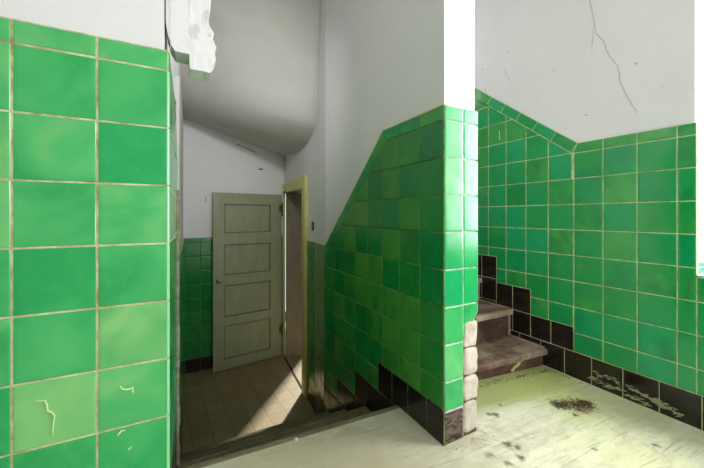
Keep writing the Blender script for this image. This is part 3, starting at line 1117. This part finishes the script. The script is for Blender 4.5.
flakes(bm, PDS, [(0.062, 0.55, 0.006, 0.022, 1, 16), (0.033, 0.50, 0.012, 0.020, 2, 16), (0.070, 0.50, 0.004, 0.006, 3, 12)], 0.001, 0.001)
ribbon(bm, PDS, [(-0.026, 0.40), (-0.026, 0.75)], 0.0022, 0.001, 5)
ribbon(bm, PDS, [(0.020, 0.53), (0.021, 0.75)], 0.0015, 0.001, 6)
link('broken_plaster', bm, M['plaster_grey'], wl)
# ragged white filler smears on the corner
bm = bmesh.new()
PLW = Plane((XL - REC, YP), (sd.x, sd.y), (sd.y, -sd.x), YP)
flakes(bm, PLW, [(1.02, 0.395, 0.03, 0.012, 1, 18), (1.10, 0.36, 0.05, 0.010, 2, 18), (1.22, 0.40, 0.07, 0.012, 3, 18)], 0.006, 0.003)
link('filler_smear', bm, M['plaster'], wl)

# ------------------------------------------------------------------ lower doorway: door with frame
dr = empty('door_1', (1.06, 3.85, LZ), kind='structure')
HX, HY, FX, FY = 1.066, 3.848, 0.300, 3.758
dd = Vector((HX - FX, HY - FY, 0))
DL = dd.length
dd.normalize()
dn = Vector((dd.y, -dd.x, 0))                                # towards the camera


def leafbox(u0, u1, z0, z1, d0, d1, bev=0.0):
    t = bmesh.new()
    for u in (u0, u1):
        pass
    c = []
    prism(t, [((Vector((FX, FY, 0)) + dd * u + dn * d).x, (Vector((FX, FY, 0)) + dd * u + dn * d).y) for u, d in ((u0, d1), (u1, d1), (u1, d0), (u0, d0))], z0, z1)
    if bev:
        bmesh.ops.bevel(t, geom=list(t.edges), offset=bev, segments=2, profile=0.5, affect='EDGES')
    return t


DZ0, DZ1 = LZ + 0.012, 0.245
u_a, u_b = 0.115, DL - 0.135
panels = [(-0.195, 0.125), (-0.655, -0.320), (-1.110, -0.765), (-1.570, -1.205)]
bm = bmesh.new()
merge(bm, leafbox(0, u_a, DZ0, DZ1, -0.036, 0, 0.002))
merge(bm, leafbox(u_b, DL, DZ0, DZ1, -0.036, 0, 0.002))
rails = [DZ0] + [v for a, b in sorted(panels) for v in (a, b)] + [DZ1]
for i in range(0, len(rails), 2):
    merge(bm, leafbox(u_a, u_b, rails[i], rails[i + 1], -0.036, 0, 0.0))
leaf = link('door_leaf', bm, M['door'], dr)
for a, b in panels:
    bm = bmesh.new()
    merge(bm, leafbox(u_a, u_b, a, b, -0.030, -0.016))
    link('door_panel', bm, M['door'], leaf)
    bm = bmesh.new()
    m_ = 0.008
    merge(bm, leafbox(u_a, u_a + m_, a, b, -0.016, -0.002))
    merge(bm, leafbox(u_b - m_, u_b, a, b, -0.016, -0.002))
    merge(bm, leafbox(u_a + m_, u_b - m_, b - m_, b, -0.016, -0.002))
    merge(bm, leafbox(u_a + m_, u_b - m_, a, a + m_, -0.016, -0.002))
    link('panel_moulding', bm, M['door_edge'], leaf)
bm = bmesh.new()
merge(bm, leafbox(0.018, 0.105, -0.745, -0.665, 0.0, 0.006, 0.002))
lk = link('lock_plate', bm, M['door'], dr)
bm = bmesh.new()
merge(bm, leafbox(0.030, 0.050, -0.735, -0.690, 0.006, 0.012, 0.001))
merge(bm, leafbox(0.072, 0.084, -0.732, -0.722, 0.006, 0.014, 0.001))
merge(bm, leafbox(0.05, 0.072, -0.728, -0.716, 0.006, 0.018, 0.001))
link('keyhole', bm, M['metal'], lk)
for z in (0.09, -1.35):
    bm = bmesh.new()
    merge(bm, leafbox(DL - 0.004, DL + 0.014, z - 0.10, z + 0.06, -0.02, 0.008, 0.003))
    merge(bm, leafbox(DL - 0.03, DL, z - 0.05, z + 0.03, 0.0, 0.003, 0.0))
    link('hinge', bm, M['metal'], dr)
# frame: architrave on the wall face
fr = empty('trim_doorframe', (1.05, 2.98, LZ), kind='structure')


def arch(y0, y1, z0, z1, out=0.022, inn=0.012):
    t = bmesh.new()
    prism(t, [(door_x(y0) - out, y0), (door_x(y0) + inn, y0), (door_x(y1) + inn, y1), (door_x(y1) - out, y1)][::1], z0, z1)
    bmesh.ops.recalc_face_normals(t, faces=t.faces)
    bmesh.ops.bevel(t, geom=list(t.edges), offset=0.004, segments=2, profile=0.5, affect='EDGES')
    return t


bm = bmesh.new()
merge(bm, arch(2.862, 2.975, LZ, 0.372))
link('frame_post', bm, M['frame'], fr)
bm = bmesh.new()
merge(bm, arch(3.874, 3.888, LZ, 0.372, 0.016))
link('frame_post', bm, M['frame'], fr)
bm = bmesh.new()
merge(bm, arch(2.975, 3.874, 0.262, 0.372))
link('frame_head', bm, M['frame'], fr)
# lining boards of the opening
bm = bmesh.new()
box(bm, door_x(2.97) + 0.012, 1.25, 2.935, 2.972, LZ, 0.285)
link('jamb_lining', bm, M['frame_in'], fr)
bm = bmesh.new()
box(bm, door_x(3.78), 1.290, 3.765, 3.795, LZ, 0.262)
link('jamb_lining', bm, M['frame_in'], fr)
bm = bmesh.new()
rnd = random.Random(4)
z = LZ
while z < 0.25:
    hgt = rnd.uniform(0.03, 0.11)
    box(bm, 1.290, 1.312 + rnd.uniform(-.006, .008), 3.768, 3.80, z, min(z + hgt, 0.262))
    z += hgt
link('broken_jamb_edge', bm, M['brick'], fr)
bm = bmesh.new()
box(bm, 1.07, 1.25, 2.972, 3.80, 0.262, 0.285)
link('head_lining', bm, M['frame_in'], fr)
bm = bmesh.new()
prism(bm, [(1.028, 2.90), (1.045, 2.90), (1.095, 3.80), (1.078, 3.80)], LZ, LZ + 0.006)
link('threshold_strip', bm, M['dark'], fr)

# ------------------------------------------------------------------ staircases
# downward flight
sd_ = empty('lower_staircase', (0.45, 1.3, LZ), 'dusty grey wooden stairs going down between the green tiled walls to the lower hall', 'staircase')
tops = [(YE, FZ), (1.606, -1.083), (1.864, -1.236), (2.12, -1.388), (2.375, -1.540)]
for i, (y, z) in enumerate(tops):
    x0 = PLS.p(y, 0).x + 0.004
    if i > 0:
        y0 = tops[i - 1][0] - 0.03
        bm = bmesh.new()
        prism(bm, [(x0, y0), (XP - 0.004, y0), (XP - 0.004, y - 0.012), (x0, y - 0.012)], z - 0.03, z)
        link('tread', bm, M['tread_low'], sd_)
    zf = FZ if i == 0 else z
    bm = bmesh.new()
    yy = y - 0.03
    nz_ = (lambda x, y_: fz(x) + 0.001) if i == 0 else zf
    t = bmesh.new()
    prism(t, [(x0, y - 0.03), (XP - 0.004, y - 0.03), (XP - 0.004, y + 0.004), (x0, y + 0.004)], zf - 0.032, zf + 0.0015)
    bmesh.ops.bevel(t, geom=[e for e in t.edges if abs(e.verts[0].co.y - y - 0.004) < 1e-4 and abs(e.verts[1].co.y - y - 0.004) < 1e-4 and abs(e.verts[0].co.z - e.verts[1].co.z) < 1e-4], offset=0.012, segments=4, profile=0.5, affect='EDGES')
    if i == 0:
        for v in t.verts:
            v.co.z += fz(v.co.x) - FZ
    merge(bm, t)
    link('nosing', bm, M['tread_low'], sd_)
    zn = tops[i + 1][1] if i + 1 < len(tops) else LZ
    bm = bmesh.new()
    box(bm, x0, XP - 0.004, y - 0.045, y - 0.025, zn - 0.001, zf - 0.028)
    link('riser', bm, M['riser_low'], sd_)

# upward flight
su = empty('upper_staircase', (1.57, 1.25, fz(1.57)), 'worn brown wooden stairs rising behind the tiled middle pier along the right wall', 'staircase')
ups = [(1.262, 1.322, -0.838), (1.500, 1.500, -0.652), (1.762, 1.762, -0.480), (2.02, 2.02, -0.305), (2.28, 2.28, -0.130)]
ox = [XR - 0.004, XPR - 0.004]
prev = None
for i, (yr, yl, z) in enumerate(ups):
    yn = ups[i + 1] if i + 1 < len(ups) else (2.47, 2.47, 0)
    zb = fz(1.6) - 0.02 if i == 0 else ups[i - 1][2]
    bm = bmesh.new()
    prism(bm, [(ox[1], yl), (ox[0], yr), (ox[0], yr + 0.025), (ox[1], yl + 0.025)], zb, z - 0.030)
    link('riser', bm, M['riser'], su)
    bm = bmesh.new()
    prism(bm, [(ox[1], yl - 0.002), (ox[0], yr - 0.002), (ox[0], yn[0] + 0.02), (ox[1], yn[1] + 0.02)], z - 0.030, z)
    link('tread', bm, M['tread'], su)
    t = bmesh.new()
    prism(t, [(ox[1], yl - 0.030), (ox[0], yr - 0.030), (ox[0], yr + 0.004), (ox[1], yl + 0.004)], z - 0.032, z + 0.001)
    bmesh.ops.bevel(t, geom=[e for e in t.edges if abs(e.verts[0].co.z - e.verts[1].co.z) < 1e-5 and e.verts[0].co.z > z - 0.01 and abs(e.verts[0].co.x - e.verts[1].co.x) > 0.5 and min(v.co.y for v in e.verts) < yr - 0.02], offset=0.010, segments=3, profile=0.5, affect='EDGES')
    bm = bmesh.new()
    merge(bm, t)
    link('nosing', bm, M['tread'] if i == 0 else M['nosing'], su)
# paint chips along the foot of the first riser
bm = bmesh.new()
dR = Vector((ox[0] - ox[1], 1.262 - 1.322, 0)).normalized()
PRI = Plane((ox[1], 1.322), (dR.x, dR.y), (dR.y, -dR.x), ox[1])
flakes(bm, PRI, [(1.80, -0.905, 0.025, 0.014, 1, 26, 0.6, 0.3), (1.765, -0.925, 0.02, 0.010, 2, 26, 0.6, 0.2), (1.83, -0.885, 0.012, 0.008, 3, 20, 0.5, 0.1)], 0.003, 0.002)
link('peeling_paint', bm, M['flake_pale'], su)
# trim strip along the wall beside the treads
bm = bmesh.new()
for i in range(2):
    y0, y1, z = ups[i][0], ups[i + 1][0], ups[i][2]
    box(bm, XR - 0.014, XR - 0.004, y0 - 0.01, y1, z, z + 0.010)
    box(bm, XR - 0.020, XR - 0.004, y1 - 0.008, y1 + 0.002, z, ups[i + 1][2] - 0.03)
link('edge_strip', bm, M['nosing'], su)

# ------------------------------------------------------------------ loose things
def pebble(name, x, y, z, r, mat, label, cat, group=None, flat=0.5, seed=1):
    t = bmesh.new()
    bmesh.ops.create_icosphere(t, subdivisions=2, radius=r)
    for v in t.verts:
        v.co *= 1 + 0.35 * noise.noise(v.co * (1.2 / r) + Vector((seed, 0, 0)))
        v.co.z = max(v.co.z * flat, -r * flat * 0.5)
        v.co += Vector((x, y, z + r * flat * 0.5))
    o = link(name, t, mat, None)
    return tag(o, label, cat, group)


pebble('plaster_chip', 0.408, 1.262, fz(0.408), 0.010, M['crumb'], 'small white plaster chip on the edge of the landing above the downward stairs', 'plaster chip', seed=3)
bm = bmesh.new()
pl_ = blobpoly(0.875, 1.47, 0.030, 0.012, 5, 20, 0.35, 0.6)
A = [bm.verts.new((x, y, -1.083 + 0.006 + 0.005 * math.sin(x * 90))) for x, y in pl_]
B = [bm.verts.new((v.co.x, v.co.y, v.co.z - 0.003)) for v in A]
f0, f1 = bm.faces.new(A), bm.faces.new(B[::-1])
for i in range(len(A)):
    bm.faces.new((A[i], B[i], B[(i + 1) % len(A)], A[(i + 1) % len(A)]))
bmesh.ops.recalc_face_normals(bm, faces=bm.faces)
tag(link('dry_leaf', bm, M['leaf'], None), 'curled yellow leaf lying on the first step down beside the black tiles', 'leaf')


def scatter(name, pts, rmin, rmax, n, seed, mat, label, cat, hgt=0.006):
    rnd = random.Random(seed)
    bm = bmesh.new()
    for _ in range(n):
        cx, cy, sx, sy = rnd.choice(pts)
        x, y = rnd.gauss(cx, sx), rnd.gauss(cy, sy)
        r = rnd.uniform(rmin, rmax)
        t = bmesh.new()
        bmesh.ops.create_icosphere(t, subdivisions=1, radius=r)
        q = rnd.uniform(0.5, 1.6)
        a = rnd.uniform(0, 3.14)
        for v in t.verts:
            v.co = Vector((v.co.x * q, v.co.y / q, v.co.z * 0.6))
            v.co.rotate(Matrix.Rotation(a, 3, 'Z'))
            v.co += Vector((x, y, fz(x) + r * 0.35))
        merge(bm, t)
    o = link(name, bm, mat, None, 'stuff')
    return tag(o, label, cat)


scatter('moss_debris', [(1.737, 0.905, 0.035, 0.022), (1.67, 0.94, 0.025, 0.018), (1.79, 0.895, 0.022, 0.014)], 0.0015, 0.0042, 420, 3, M['dirt'],
        'brown crumbled moss and dirt heap on the landing floor before the first step', 'dirt')
scatter('plaster_rubble', [(1.00, 0.945, 0.06, 0.010), (1.09, 0.935, 0.035, 0.012), (1.135, 0.97, 0.008, 0.03)], 0.0012, 0.0040, 160, 5, M['crumb'],
        'pale plaster crumbs scattered along the foot of the tiled middle pier', 'rubble')
scatter('stair_foot_debris', [(1.95, 1.205, 0.04, 0.006), (1.75, 1.225, 0.08, 0.006), (1.55, 1.245, 0.08, 0.006), (2.0, 1.13, 0.006, 0.06)], 0.0012, 0.0036, 190, 6, M['dirt'],
        'dark debris lying along the foot of the upward stairs', 'dirt')
